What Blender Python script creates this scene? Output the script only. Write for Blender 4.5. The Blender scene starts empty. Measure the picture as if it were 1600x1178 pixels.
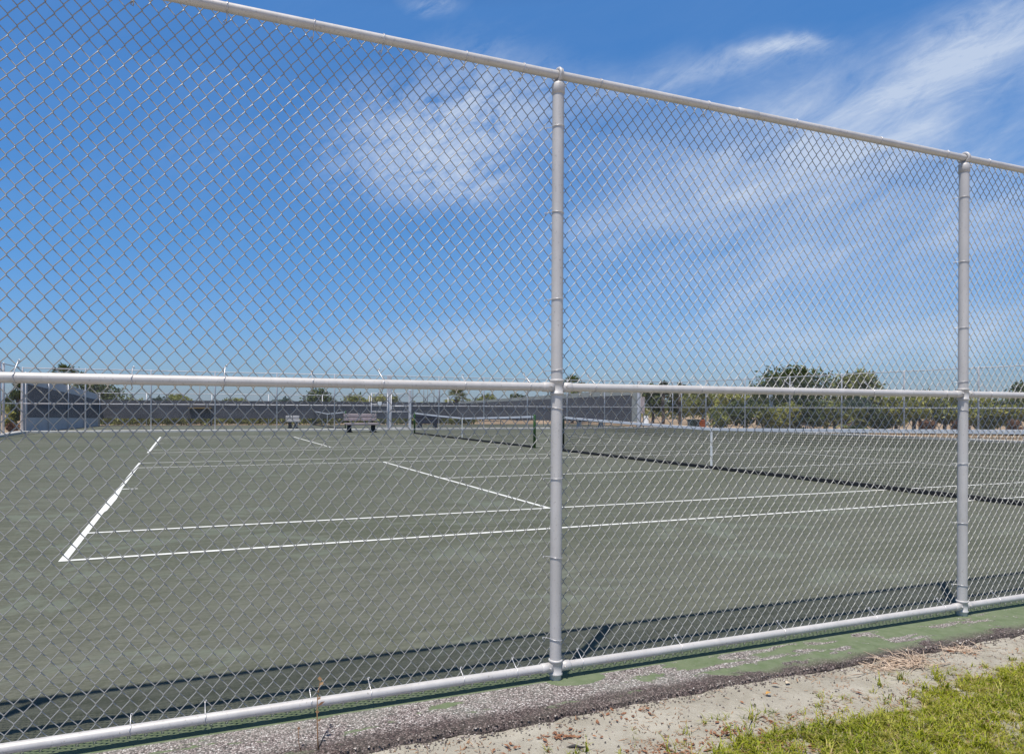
import bpy, math, random
from math import sin, cos, tan, pi, radians, sqrt, exp, atan2
from mathutils import Vector, Matrix, noise

rnd = random.Random(7)
scene = bpy.context.scene
COL = scene.collection

# ------------------------------------------------------------------ camera
F, HY, PPX, YAW, ROLL = 1075.48, 637.09, -96.38, 0.3684, 0.0050
CAM = Vector((0.997, -6.650, 1.326))
cd = bpy.data.cameras.new('camera'); cam = bpy.data.objects.new('camera', cd); COL.objects.link(cam)
fw = Vector((sin(YAW), cos(YAW), 0)); rt = Vector((cos(YAW), -sin(YAW), 0)); up = Vector((0, 0, 1))
r2 = rt * cos(ROLL) + up * sin(ROLL); u2 = up * cos(ROLL) - rt * sin(ROLL)
m = Matrix.Identity(4)
for i in range(3):
    m[i][0] = r2[i]; m[i][1] = u2[i]; m[i][2] = -fw[i]; m[i][3] = CAM[i]
cam.matrix_world = m
cd.sensor_width = 36; cd.lens = F / 1600 * 36
cd.shift_x = 96.38 / 1600; cd.shift_y = (HY - 589) / 1600
cd.clip_start = 0.05; cd.clip_end = 3000
scene.camera = cam

def at(u, depth, v=None):
    """point at photo column u (and row v) at a depth along the view; z=0 without v"""
    t = (u - 800 - PPX) / F
    p = CAM + fw * depth + rt * (t * depth)
    if v is None:
        return Vector((p.x, p.y, 0))
    hz = HY + ROLL * (u - 800 - PPX)
    p.z = CAM.z - (v - hz) / F * depth
    return p
def ground_at(u, v):
    hz = HY + ROLL * (u - 800 - PPX)
    return at(u, F * CAM.z / (v - hz))

# ------------------------------------------------------------------ sun and sky
SUN_AZ, SUN_EL = radians(230), radians(71.9)       # compass style: from +Y towards +X
sd = bpy.data.lights.new('sun', 'SUN'); sun = bpy.data.objects.new('sun', sd); COL.objects.link(sun)
sdir = Vector((sin(SUN_AZ) * cos(SUN_EL), cos(SUN_AZ) * cos(SUN_EL), sin(SUN_EL)))
sun.rotation_euler = sdir.to_track_quat('Z', 'Y').to_euler()
sd.energy = 5.0; sd.angle = radians(0.53); sd.color = (1.0, 0.95, 0.875)

world = bpy.data.worlds.new('World'); scene.world = world; world.use_nodes = True
scene.view_settings.view_transform = 'Standard'; scene.view_settings.look = 'None'
scene.view_settings.exposure = 0.0; scene.view_settings.gamma = 1.0

class NT:
    """small helper for node trees"""
    def __init__(s, tree): s.t = tree; s.n = tree.nodes; s.l = tree.links
    def val(s, x):
        return x
    def node(s, typ, **kw):
        n = s.n.new(typ)
        for k, v in kw.items(): setattr(n, k, v)
        return n
    def put(s, sock, x):
        if hasattr(x, 'is_output') or isinstance(x, bpy.types.NodeSocket): s.l.new(x, sock)
        else:
            try: sock.default_value = x
            except Exception: sock.default_value = (*x, 1.0)
    def math(s, op, a, b=None, c=None, clamp=False):
        n = s.n.new('ShaderNodeMath'); n.operation = op; n.use_clamp = clamp
        s.put(n.inputs[0], a)
        if b is not None: s.put(n.inputs[1], b)
        if c is not None: s.put(n.inputs[2], c)
        return n.outputs[0]
    def mix(s, f, a, b, mode='MIX'):
        n = s.n.new('ShaderNodeMix'); n.data_type = 'RGBA'; n.blend_type = mode
        s.put(n.inputs[0], f)
        for k, x in ((6, a), (7, b)):
            if isinstance(x, (tuple, list)): n.inputs[k].default_value = (*x[:3], 1.0)
            else: s.l.new(x, n.inputs[k])
        return n.outputs[2]
    def ramp(s, f, stops, interp='LINEAR'):
        n = s.n.new('ShaderNodeValToRGB'); n.color_ramp.interpolation = interp
        e = n.color_ramp.elements
        while len(e) < len(stops): e.new(0.5)
        for k, (p, c) in enumerate(stops):
            e[k].position = p
            e[k].color = (c, c, c, 1) if isinstance(c, (int, float)) else (*c, 1)
        s.put(n.inputs[0], f); return n.outputs[0]
    def noise(s, vec, scale, detail=4, rough=0.5, dist=0.0, typ=None, out=0):
        n = s.n.new('ShaderNodeTexNoise')
        if vec is not None: s.l.new(vec, n.inputs['Vector'])
        n.inputs['Scale'].default_value = scale; n.inputs['Detail'].default_value = detail
        n.inputs['Roughness'].default_value = rough; n.inputs['Distortion'].default_value = dist
        return n.outputs[out]
    def mapping(s, vec, scale=(1, 1, 1), rot=(0, 0, 0), loc=(0, 0, 0)):
        n = s.n.new('ShaderNodeMapping'); s.l.new(vec, n.inputs[0])
        n.inputs['Location'].default_value = loc; n.inputs['Rotation'].default_value = rot
        n.inputs['Scale'].default_value = scale
        return n.outputs[0]
    def comb(s, x, y, z=0.0):
        n = s.n.new('ShaderNodeCombineXYZ')
        for k, a in enumerate((x, y, z)): s.put(n.inputs[k], a)
        return n.outputs[0]
    def sep(s, v):
        n = s.n.new('ShaderNodeSeparateXYZ'); s.l.new(v, n.inputs[0]); return n.outputs

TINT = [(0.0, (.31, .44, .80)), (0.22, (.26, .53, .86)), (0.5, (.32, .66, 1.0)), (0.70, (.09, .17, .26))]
def build_world():
    k = NT(world.node_tree); k.n.clear()
    out = k.node('ShaderNodeOutputWorld'); bg = k.node('ShaderNodeBackground')
    sky = k.node('ShaderNodeTexSky'); sky.sky_type = 'NISHITA'; sky.sun_disc = False
    sky.sun_elevation = SUN_EL; sky.sun_rotation = SUN_AZ; sky.altitude = 0
    sky.air_density = 1.25; sky.dust_density = 0.35; sky.ozone_density = 1.5
    bg.inputs['Strength'].default_value = 0.145
    geo = k.node('ShaderNodeTexCoord').outputs['Generated']
    d = k.sep(geo)
    # compass bearing and height of the view ray, as tangents about the bearing of the courts
    A0 = YAW + math.atan((700 - 703.6) / F)
    f3 = (sin(A0), cos(A0)); r3 = (cos(A0), -sin(A0))
    fwd = k.math('ADD', k.math('MULTIPLY', d[0], f3[0]), k.math('MULTIPLY', d[1], f3[1]))
    fwd = k.math('MAXIMUM', k.math('ABSOLUTE', fwd), 0.08)
    side = k.math('ADD', k.math('MULTIPLY', d[0], r3[0]), k.math('MULTIPLY', d[1], r3[1]))
    a = k.math('DIVIDE', side, fwd); b = k.math('DIVIDE', d[2], fwd)
    ab = k.comb(a, b, 0.0)
    # feathered cirrus: banks of streaks fanning up to the right
    def turned(deg): return k.mapping(ab, (1, 1, 1), (0, 0, radians(-deg)))
    st1 = k.noise(k.mapping(turned(22), (2.2, 8.0, 1)), 1.5, 10, 0.64, 0.6)
    st2 = k.noise(k.mapping(turned(30), (4.5, 17.0, 1), (0, 0, 0), (3, 1, 0)), 2.2, 10, 0.70, 0.9)
    puff = k.noise(k.mapping(turned(25), (6, 11, 1), (0, 0, 0), (7, 2, 0)), 2.8, 10, 0.72, 0.6)
    warp = k.noise(k.mapping(ab, (1, 1, 1), (0, 0, 0), (4, 9, 0)), 3.0, 4, 0.6)
    aw = k.math('ADD', a, k.math('MULTIPLY', k.math('SUBTRACT', warp, 0.5), 0.16))
    warp2 = k.noise(k.mapping(ab, (1, 1, 1), (0, 0, 0), (1, 5, 0)), 3.6, 4, 0.6)
    bw = k.math('ADD', b, k.math('MULTIPLY', k.math('SUBTRACT', warp2, 0.5), 0.12))
    def bank(u, v, su, sv, ang, amp):
        a0 = (u - 703.6) / F; b0 = (640 - v) / F
        ca, sa = cos(radians(ang)), sin(radians(ang))
        x = k.math('SUBTRACT', aw, a0); y = k.math('SUBTRACT', bw, b0)
        p = k.math('ADD', k.math('MULTIPLY', x, ca * F / su), k.math('MULTIPLY', y, sa * F / su))
        q = k.math('ADD', k.math('MULTIPLY', x, -sa * F / sv), k.math('MULTIPLY', y, ca * F / sv))
        e = k.math('ADD', k.math('MULTIPLY', p, p), k.math('MULTIPLY', q, q))
        g = k.math('POWER', 2.7183, k.math('MULTIPLY', e, -1.0))
        return k.math('MULTIPLY', g, amp)
    def total(lst):
        s = None
        for q in lst:
            g = bank(*q); s = g if s is None else k.math('ADD', s, g)
        return s
    wide = total([(1530, 95, 330, 80, 24, 1.05), (1300, 190, 360, 70, 14, 0.75), (1180, 300, 330, 60, 18, 0.62),
                  (1500, 300, 330, 90, 8, 0.55), (1000, 365, 90, 22, 10, 0.55), (1420, 515, 330, 40, 4, 0.85),
                  (1250, 430, 430, 140, 8, 0.42), (680, 540, 170, 26, 3, 0.8), (1350, 350, 260, 120, 8, 0.35), (1000, 130, 260, 40, 12, 0.42)])
    puffs = total([(700, 190, 130, 80, 20, 0.95), (725, 280, 80, 36, -5, 0.9), (600, 240, 110, 60, 10, 0.30),
                   (682, 14, 45, 16, 0, 0.65), (1210, 76, 60, 14, 6, 1.0), (1150, 105, 150, 26, 12, 0.5),
                   (800, 180, 160, 60, 10, 0.32), (330, 225, 110, 40, 10, 0.14), (1560, 40, 120, 40, 25, 0.4)])
    s1 = k.math('MULTIPLY_ADD', st1, 0.72, k.math('MULTIPLY', st2, 0.32))
    c1 = k.math('MULTIPLY', wide, k.ramp(s1, [(0.38, 0.20), (0.54, 0.50), (0.70, 0.95)]))
    c2 = k.math('MULTIPLY', puffs, k.ramp(k.math('MULTIPLY_ADD', puff, 0.6, k.math('MULTIPLY', st2, 0.4)), [(0.38, 0.08), (0.50, 0.58), (0.64, 1.0)]))
    cl = k.math('ADD', c1, c2)
    cl = k.math('MULTIPLY', k.math('MINIMUM', cl, 1.0), 0.80)
    veil = k.math('MULTIPLY', k.math('MULTIPLY_ADD', st1, 0.9, -0.25, clamp=True), 0.10)
    cl = k.math('MAXIMUM', cl, veil)
    # sky colour deeper than the model's; unseen zenith darkened to cut fill light
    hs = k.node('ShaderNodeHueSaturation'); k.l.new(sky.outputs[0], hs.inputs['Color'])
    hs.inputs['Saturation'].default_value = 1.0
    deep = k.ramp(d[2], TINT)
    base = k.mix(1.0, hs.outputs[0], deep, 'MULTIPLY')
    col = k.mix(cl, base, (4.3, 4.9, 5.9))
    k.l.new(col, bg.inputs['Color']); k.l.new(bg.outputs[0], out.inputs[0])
build_world()

# ------------------------------------------------------------------ materials
def new_mat(name):
    mt = bpy.data.materials.new(name); mt.use_nodes = True
    k = NT(mt.node_tree); b = k.n['Principled BSDF']
    return mt, k, b
def coords(k, which='Object'): return k.node('ShaderNodeTexCoord').outputs[which]
def world_pos(k): return k.node('ShaderNodeNewGeometry').outputs['Position']
def bump(k, b, h, strength=0.3, dist=0.01):
    n = k.node('ShaderNodeBump'); n.inputs['Strength'].default_value = strength; n.inputs['Distance'].default_value = dist
    k.l.new(h, n.inputs['Height']); k.l.new(n.outputs[0], b.inputs['Normal'])
def simple(name, c, rough=0.6, metal=0.0, var=0.12, scale=8.0, c2=None, bmp=0.0, spec=None):
    mt, k, b = new_mat(name); p = world_pos(k)
    n = k.noise(p, scale, 6, 0.6)
    c2 = c2 or tuple(x * (1 - var * 2) for x in c)
    k.l.new(k.mix(k.ramp(n, [(0.3, 0.0), (0.7, 1.0)]), c2, tuple(min(1, x * (1 + var)) for x in c)), b.inputs['Base Color'])
    b.inputs['Roughness'].default_value = rough; b.inputs['Metallic'].default_value = metal
    if spec is not None: b.inputs['Specular IOR Level'].default_value = spec
    if bmp: bump(k, b, n, bmp, 0.01)
    return mt
M = {}
def galv(name, c, metal, rough, dirt):
    mt, k, b = new_mat(name); p = world_pos(k)
    n1 = k.noise(k.mapping(p, (1, 1, 0.35)), 9, 8, 0.65); n2 = k.noise(p, 90, 4, 0.6)
    a = k.mix(k.ramp(n1, [(0.35, 0.0), (0.68, 1.0)]), tuple(x * 0.84 for x in c), c)
    a = k.mix(k.math('MULTIPLY', k.ramp(n2, [(0.60, 0.0), (0.74, 1.0)]), dirt), a, (0.20, 0.18, 0.15))
    k.l.new(a, b.inputs['Base Color'])
    b.inputs['Metallic'].default_value = metal
    k.l.new(k.ramp(n1, [(0.3, rough - 0.06), (0.7, rough + 0.10)]), b.inputs['Roughness'])
    b.inputs['Specular IOR Level'].default_value = 0.3
    bump(k, b, n2, 0.08, 0.002)
    return mt
M['galv'] = galv('galvanised_pipe', (0.62, 0.595, 0.58), 0.15, 0.50, 0.6)
M['wire'] = galv('galvanised_wire', (0.43, 0.42, 0.40), 0.30, 0.38, 0.12)
M['tie'] = galv('aluminium_tie', (0.66, 0.65, 0.66), 0.5, 0.36, 0.2)
M['farpipe'] = simple('distant_pipe', (0.62, 0.61, 0.63), 0.5, 0.1)
M['white_paint'] = simple('white_paint', (0.78, 0.78, 0.76), 0.5)
M['headband'] = simple('white_vinyl', (0.62, 0.64, 0.68), 0.55, var=0.06)
M['black'] = simple('black_cord', (0.012, 0.012, 0.014), 0.7)
M['netgreen'] = simple('green_paint', (0.035, 0.10, 0.02), 0.45)
M['darkgreen_post'] = simple('dark_green_paint', (0.012, 0.022, 0.014), 0.5)
M['pinkgrey'] = simple('weathered_pinkish_planks', (0.40, 0.33, 0.33), 0.7, var=0.15, scale=14)
M['wallgrey'] = simple('pale_grey_panel', (0.50, 0.49, 0.50), 0.8, var=0.08, scale=1.5)
M['wallgreen'] = simple('grey_green_panel', (0.27, 0.28, 0.265), 0.8, var=0.08, scale=1.5)
M['darkblue'] = simple('dark_blue_plastic', (0.03, 0.03, 0.06), 0.5)
M['bin_green'] = simple('dark_green_plastic', (0.015, 0.045, 0.045), 0.45)
M['bin_orange'] = simple('orange_plastic', (0.46, 0.12, 0.035), 0.5)
M['pink_panel'] = simple('pink_white_panel', (0.62, 0.50, 0.48), 0.6)
M['rust'] = simple('rusty_edge', (0.24, 0.15, 0.03), 0.7)
M['bark'] = simple('bark', (0.10, 0.08, 0.065), 0.9, scale=10, bmp=0.5)
M['palm_bark'] = simple('palm_bark', (0.11, 0.085, 0.07), 0.95, scale=14, bmp=0.5)
M['dry_straw'] = simple('dry_straw', (0.56, 0.45, 0.35), 0.85, var=0.3, scale=40, c2=(0.32, 0.22, 0.15))
M['red_leaf'] = simple('dry_red_leaf', (0.34, 0.15, 0.07), 0.7, scale=60, c2=(0.11, 0.05, 0.03))
M['litter'] = simple('leaf_litter_brown', (0.42, 0.25, 0.13), 0.8, scale=22, c2=(0.12, 0.055, 0.035))
M['sign_white'] = simple('white_sign', (0.75, 0.75, 0.75), 0.5)
M['red_brown'] = simple('red_brown_bushes', (0.15, 0.06, 0.045), 0.8, scale=3)

def foliage_mat(name, c1, c2, c3=None, trans=0.25):
    mt, k, b = new_mat(name); p = world_pos(k)
    n = k.noise(p, 1.1, 5, 0.6); n2 = k.noise(p, 7.0, 4, 0.6)
    a = k.mix(k.ramp(n, [(0.35, 0), (0.65, 1)]), c1, c2)
    a = k.mix(k.ramp(n2, [(0.50, 0), (0.68, 1)]), a, c3 or tuple(x * 1.5 for x in c2))
    k.l.new(a, b.inputs['Base Color']); b.inputs['Roughness'].default_value = 0.55
    b.inputs['Specular IOR Level'].default_value = 0.3
    tr = k.node('ShaderNodeBsdfTranslucent'); k.l.new(a, tr.inputs['Color'])
    ms = k.node('ShaderNodeMixShader'); ms.inputs[0].default_value = trans
    k.l.new(b.outputs[0], ms.inputs[1]); k.l.new(tr.outputs[0], ms.inputs[2])
    k.l.new(ms.outputs[0], k.n['Material Output'].inputs['Surface'])
    return mt
M['leaf_dark'] = foliage_mat('dark_foliage', (0.045, 0.065, 0.022), (0.11, 0.14, 0.04), (0.21, 0.23, 0.07))
M['leaf_mid'] = foliage_mat('olive_foliage', (0.12, 0.14, 0.04), (0.26, 0.27, 0.075), (0.38, 0.37, 0.13))
M['leaf_yellow'] = foliage_mat('yellow_green_foliage', (0.18, 0.20, 0.04), (0.38, 0.37, 0.09), (0.50, 0.46, 0.15))
M['leaf_blue'] = foliage_mat('grey_green_foliage', (0.05, 0.075, 0.05), (0.10, 0.14, 0.09), (0.17, 0.21, 0.14))
M['leaf_red'] = foliage_mat('reddish_foliage', (0.10, 0.05, 0.03), (0.22, 0.11, 0.06), (0.32, 0.20, 0.10))
M['grass'] = foliage_mat('grass_blades', (0.24, 0.29, 0.015), (0.46, 0.48, 0.03), (0.56, 0.52, 0.12), 0.35)
def blade_patches():
    k = NT(M['grass'].node_tree); b = k.n['Principled BSDF']; p = world_pos(k)
    src = b.inputs['Base Color'].links[0].from_socket
    f1 = k.ramp(k.noise(p, 70, 3, 0.6), [(0.50, 0), (0.60, 1)]); f2 = k.ramp(k.noise(p, 55, 3, 0.6), [(0.54, 0), (0.62, 1)])
    a = k.mix(f1, src, (0.09, 0.13, 0.018)); a = k.mix(f2, a, (0.52, 0.38, 0.20))
    k.l.new(a, b.inputs['Base Color'])
blade_patches()

def court_mat():
    mt, k, b = new_mat('green_grey_clay_court'); p = world_pos(k)
    big = k.noise(k.mapping(p, (0.35, 1.0, 1)), 0.32, 5, 0.6, 0.6)
    sweep = k.noise(k.mapping(p, (0.6, 4.5, 1), (0, 0, radians(3))), 1.5, 7, 0.62, 0.7)
    swirl = k.noise(k.mapping(p, (1.0, 2.2, 1), (0, 0, radians(-14))), 2.1, 6, 0.6, 2.2)
    grit = k.noise(k.mapping(p, (0.45, 1.0, 1)), 55, 6, 0.8); grit2 = k.noise(k.mapping(p, (0.35, 1.3, 1)), 14, 7, 0.75)
    a = k.mix(k.ramp(big, [(0.35, 0), (0.65, 1)]), (0.078, 0.087, 0.058), (0.120, 0.124, 0.100))
    a = k.mix(k.math('MULTIPLY', k.ramp(sweep, [(0.46, 0), (0.60, 1)]), 0.6), a, (0.150, 0.156, 0.120))
    a = k.mix(k.math('MULTIPLY', k.ramp(swirl, [(0.53, 0), (0.63, 1)]), 0.5), a, (0.066, 0.073, 0.046))
    a = k.mix(k.math('MULTIPLY', k.ramp(grit2, [(0.45, 0), (0.60, 1)]), 0.55), a, (0.078, 0.084, 0.060))
    a = k.mix(k.math('MULTIPLY', k.ramp(grit, [(0.50, 0), (0.60, 1)]), 0.36), a, (0.20, 0.20, 0.165))
    # pale scuffed patches where the clay has worn
    sc = k.noise(k.mapping(p, (0.9, 1.6, 1), (0, 0, 0), (11, 3, 0)), 0.75, 7, 0.7, 1.1)
    a = k.mix(k.math('MULTIPLY', k.ramp(sc, [(0.56, 0), (0.64, 1)]), 0.5), a, (0.165, 0.19, 0.15))
    k.l.new(a, b.inputs['Base Color']); b.inputs['Roughness'].default_value = 0.93
    b.inputs['Specular IOR Level'].default_value = 0.2
    bump(k, b, k.math('ADD', grit, k.math('MULTIPLY', sweep, 2.0)), 0.25, 0.006)
    return mt
M['court'] = court_mat()
def line_mat():
    mt, k, b = new_mat('white_line_tape'); p = world_pos(k)
    n = k.noise(p, 7, 7, 0.7); n2 = k.noise(p, 60, 4, 0.6)
    a = k.mix(k.ramp(n, [(0.30, 0), (0.55, 1)]), (0.58, 0.58, 0.53), (0.80, 0.80, 0.77))
    a = k.mix(k.math('MULTIPLY', k.ramp(n2, [(0.56, 0), (0.70, 1)]), 0.4), a, (0.45, 0.46, 0.40))
    k.l.new(a, b.inputs['Base Color']); b.inputs['Roughness'].default_value = 0.7
    return mt
M['line'] = line_mat()
def curb_mat():
    mt, k, b = new_mat('worn_green_painted_aggregate'); p = world_pos(k); s = k.sep(p)
    vo = k.node('ShaderNodeTexVoronoi'); vo.inputs['Scale'].default_value = 135; k.l.new(p, vo.inputs['Vector'])
    vo2 = k.node('ShaderNodeTexVoronoi'); vo2.inputs['Scale'].default_value = 230; k.l.new(p, vo2.inputs['Vector'])
    cs = k.sep(vo.outputs['Color'])
    stone = k.ramp(cs[0], [(0.0, (0.09, 0.075, 0.07)), (0.25, (0.24, 0.195, 0.185)), (0.6, (0.38, 0.31, 0.295)), (0.88, (0.58, 0.52, 0.49)), (1.0, (0.80, 0.77, 0.74))])
    gap = k.ramp(vo.outputs['Distance'], [(0.36, 1.0), (0.62, 0.34)])
    agg = k.mix(1.0, stone, gap, 'MULTIPLY')
    agg = k.mix(k.math('MULTIPLY', k.ramp(k.noise(p, 5, 5, 0.6), [(0.4, 0), (0.7, 1)]), 0.35), agg, (0.33, 0.35, 0.30))
    # the outer lip is dark, unwashed stone
    edge = k.math('ADD', s[1], k.math('MULTIPLY', k.math('SUBTRACT', k.noise(p, 6, 5, 0.6), 0.5), 0.10))
    dark = k.ramp(k.math('MULTIPLY_ADD', edge, -8.0, -31.2), [(0.05, 0.0), (0.5, 1.0)])
    agg = k.mix(dark, agg, k.mix(1.0, agg, (0.40, 0.35, 0.34), 'MULTIPLY'))
    # green paint: whole to the right, patches to the left
    pn = k.noise(k.mapping(p, (0.85, 2.1, 1), (0, 0, radians(8))), 3.0, 6, 0.62, 0.5)
    fine = k.noise(p, 30, 5, 0.7)
    pn = k.math('ADD', pn, k.math('MULTIPLY', k.math('SUBTRACT', fine, 0.5), 0.10))
    bias = k.ramp(k.math('MULTIPLY_ADD', s[0], 0.25, -0.25), [(0.0, -0.02), (0.45, 0.045), (0.66, 0.09), (0.82, 0.15)])
    px = k.math('MULTIPLY_ADD', s[0], 5.5, -5.5 * 2.80); py = k.math('MULTIPLY_ADD', s[1], 14.0, 14.0 * 3.745)
    rr = k.math('ADD', k.math('MULTIPLY', px, px), k.math('MULTIPLY', py, py))
    bias = k.math('ADD', bias, k.math('MULTIPLY', k.math('SUBTRACT', 1.0, rr, clamp=True), 0.5))
    q = k.math('ADD', pn, bias)
    outer = k.ramp(k.math('MULTIPLY_ADD', edge, 12.0, 48.2), [(0.0, 0.0), (1.0, 1.0)])
    near = k.ramp(k.math('MULTIPLY_ADD', s[1], 30.0, 112.05), [(0.0, 0.0), (0.25, 0.0), (0.6, 1.0)])   # paint survives under the rail
    paint = k.ramp(q, [(0.595, 0.0), (0.625, 1.0)])
    paint = k.math('MAXIMUM', k.math('MULTIPLY', paint, outer), near)
    green = k.mix(k.ramp(k.noise(p, 11, 6, 0.65), [(0.35, 0), (0.7, 1)]), (0.110, 0.148, 0.070), (0.165, 0.195, 0.115))
    green = k.mix(k.math('MULTIPLY', k.ramp(fine, [(0.58, 0), (0.7, 1)]), 0.5), green, (0.22, 0.23, 0.18))
    k.l.new(k.mix(paint, agg, green), b.inputs['Base Color'])
    b.inputs['Roughness'].default_value = 0.88
    h = k.math('MULTIPLY', k.math('SUBTRACT', 1.0, vo.outputs['Distance']), k.math('SUBTRACT', 1.0, paint))
    bump(k, b, k.math('ADD', h, k.math('MULTIPLY', paint, 1.0)), 0.7, 0.006)
    return mt
M['curb'] = curb_mat()
def sand_mat():
    mt, k, b = new_mat('pale_sand'); p = world_pos(k)
    n = k.noise(p, 5, 8, 0.65, 0.4); g = k.noise(p, 190, 4, 0.75); n3 = k.noise(p, 38, 6, 0.7)
    a = k.mix(k.ramp(n, [(0.35, 0), (0.68, 1)]), (0.36, 0.33, 0.27), (0.52, 0.485, 0.41))
    a = k.mix(k.math('MULTIPLY', k.ramp(g, [(0.55, 0), (0.72, 1)]), 0.5), a, (0.17, 0.13, 0.09))
    a = k.mix(k.math('MULTIPLY', k.ramp(n3, [(0.60, 0), (0.70, 1)]), 0.5), a, (0.16, 0.12, 0.085))
    k.l.new(a, b.inputs['Base Color']); b.inputs['Roughness'].default_value = 0.95
    b.inputs['Specular IOR Level'].default_value = 0.15
    bump(k, b, k.math('ADD', g, k.math('MULTIPLY', n3, 2.5)), 0.8, 0.006)
    return mt
M['sand'] = sand_mat()
def far_ground_mat():
    mt, k, b = new_mat('dry_ground'); p = world_pos(k)
    n = k.noise(p, 0.22, 8, 0.65, 0.6); n2 = k.noise(p, 3.0, 6, 0.7)
    a = k.mix(k.ramp(n, [(0.38, 0), (0.62, 1)]), (0.33, 0.215, 0.13), (0.38, 0.28, 0.19))
    a = k.mix(k.math('MULTIPLY', k.ramp(n2, [(0.48, 0), (0.66, 1)]), 0.6), a, (0.24, 0.20, 0.08))
    k.l.new(a, b.inputs['Base Color']); b.inputs['Roughness'].default_value = 0.95
    return mt
M['dirt'] = far_ground_mat()
def screen_mat():
    mt, k, b = new_mat('dark_windscreen_cloth'); p = world_pos(k)
    n = k.noise(k.mapping(p, (0.5, 0.5, 1.0)), 1.6, 6, 0.6)
    a = k.mix(k.ramp(n, [(0.3, 0), (0.7, 1)]), (0.050, 0.050, 0.060), (0.082, 0.082, 0.094))
    k.l.new(a, b.inputs['Base Color']); b.inputs['Roughness'].default_value = 0.85
    bump(k, b, n, 0.6, 0.08)
    return mt
M['screen'] = screen_mat()
def veil_mat():
    """woven wire seen from far away: an open diamond weave, cut out of a thin sheet"""
    mt, k, b = new_mat('distant_chain_link'); p = world_pos(k); s = k.sep(p)
    h = k.math('ADD', s[0], s[1])
    def wires(sg):
        q = k.math('FRACT', k.math('ADD', k.math('MULTIPLY', h, 1 / 0.062), k.math('MULTIPLY', s[2], sg / 0.075)))
        return k.math('LESS_THAN', q, 0.055)
    w = k.math('MAXIMUM', wires(1), wires(-1))
    b.inputs['Base Color'].default_value = (0.42, 0.42, 0.43, 1); b.inputs['Metallic'].default_value = 0.4
    tr = k.node('ShaderNodeBsdfTransparent'); ms = k.node('ShaderNodeMixShader')
    k.l.new(w, ms.inputs[0]); k.l.new(tr.outputs[0], ms.inputs[1]); k.l.new(b.outputs[0], ms.inputs[2])
    k.l.new(ms.outputs[0], k.n['Material Output'].inputs['Surface'])
    return mt
M['veil'] = veil_mat()

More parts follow.
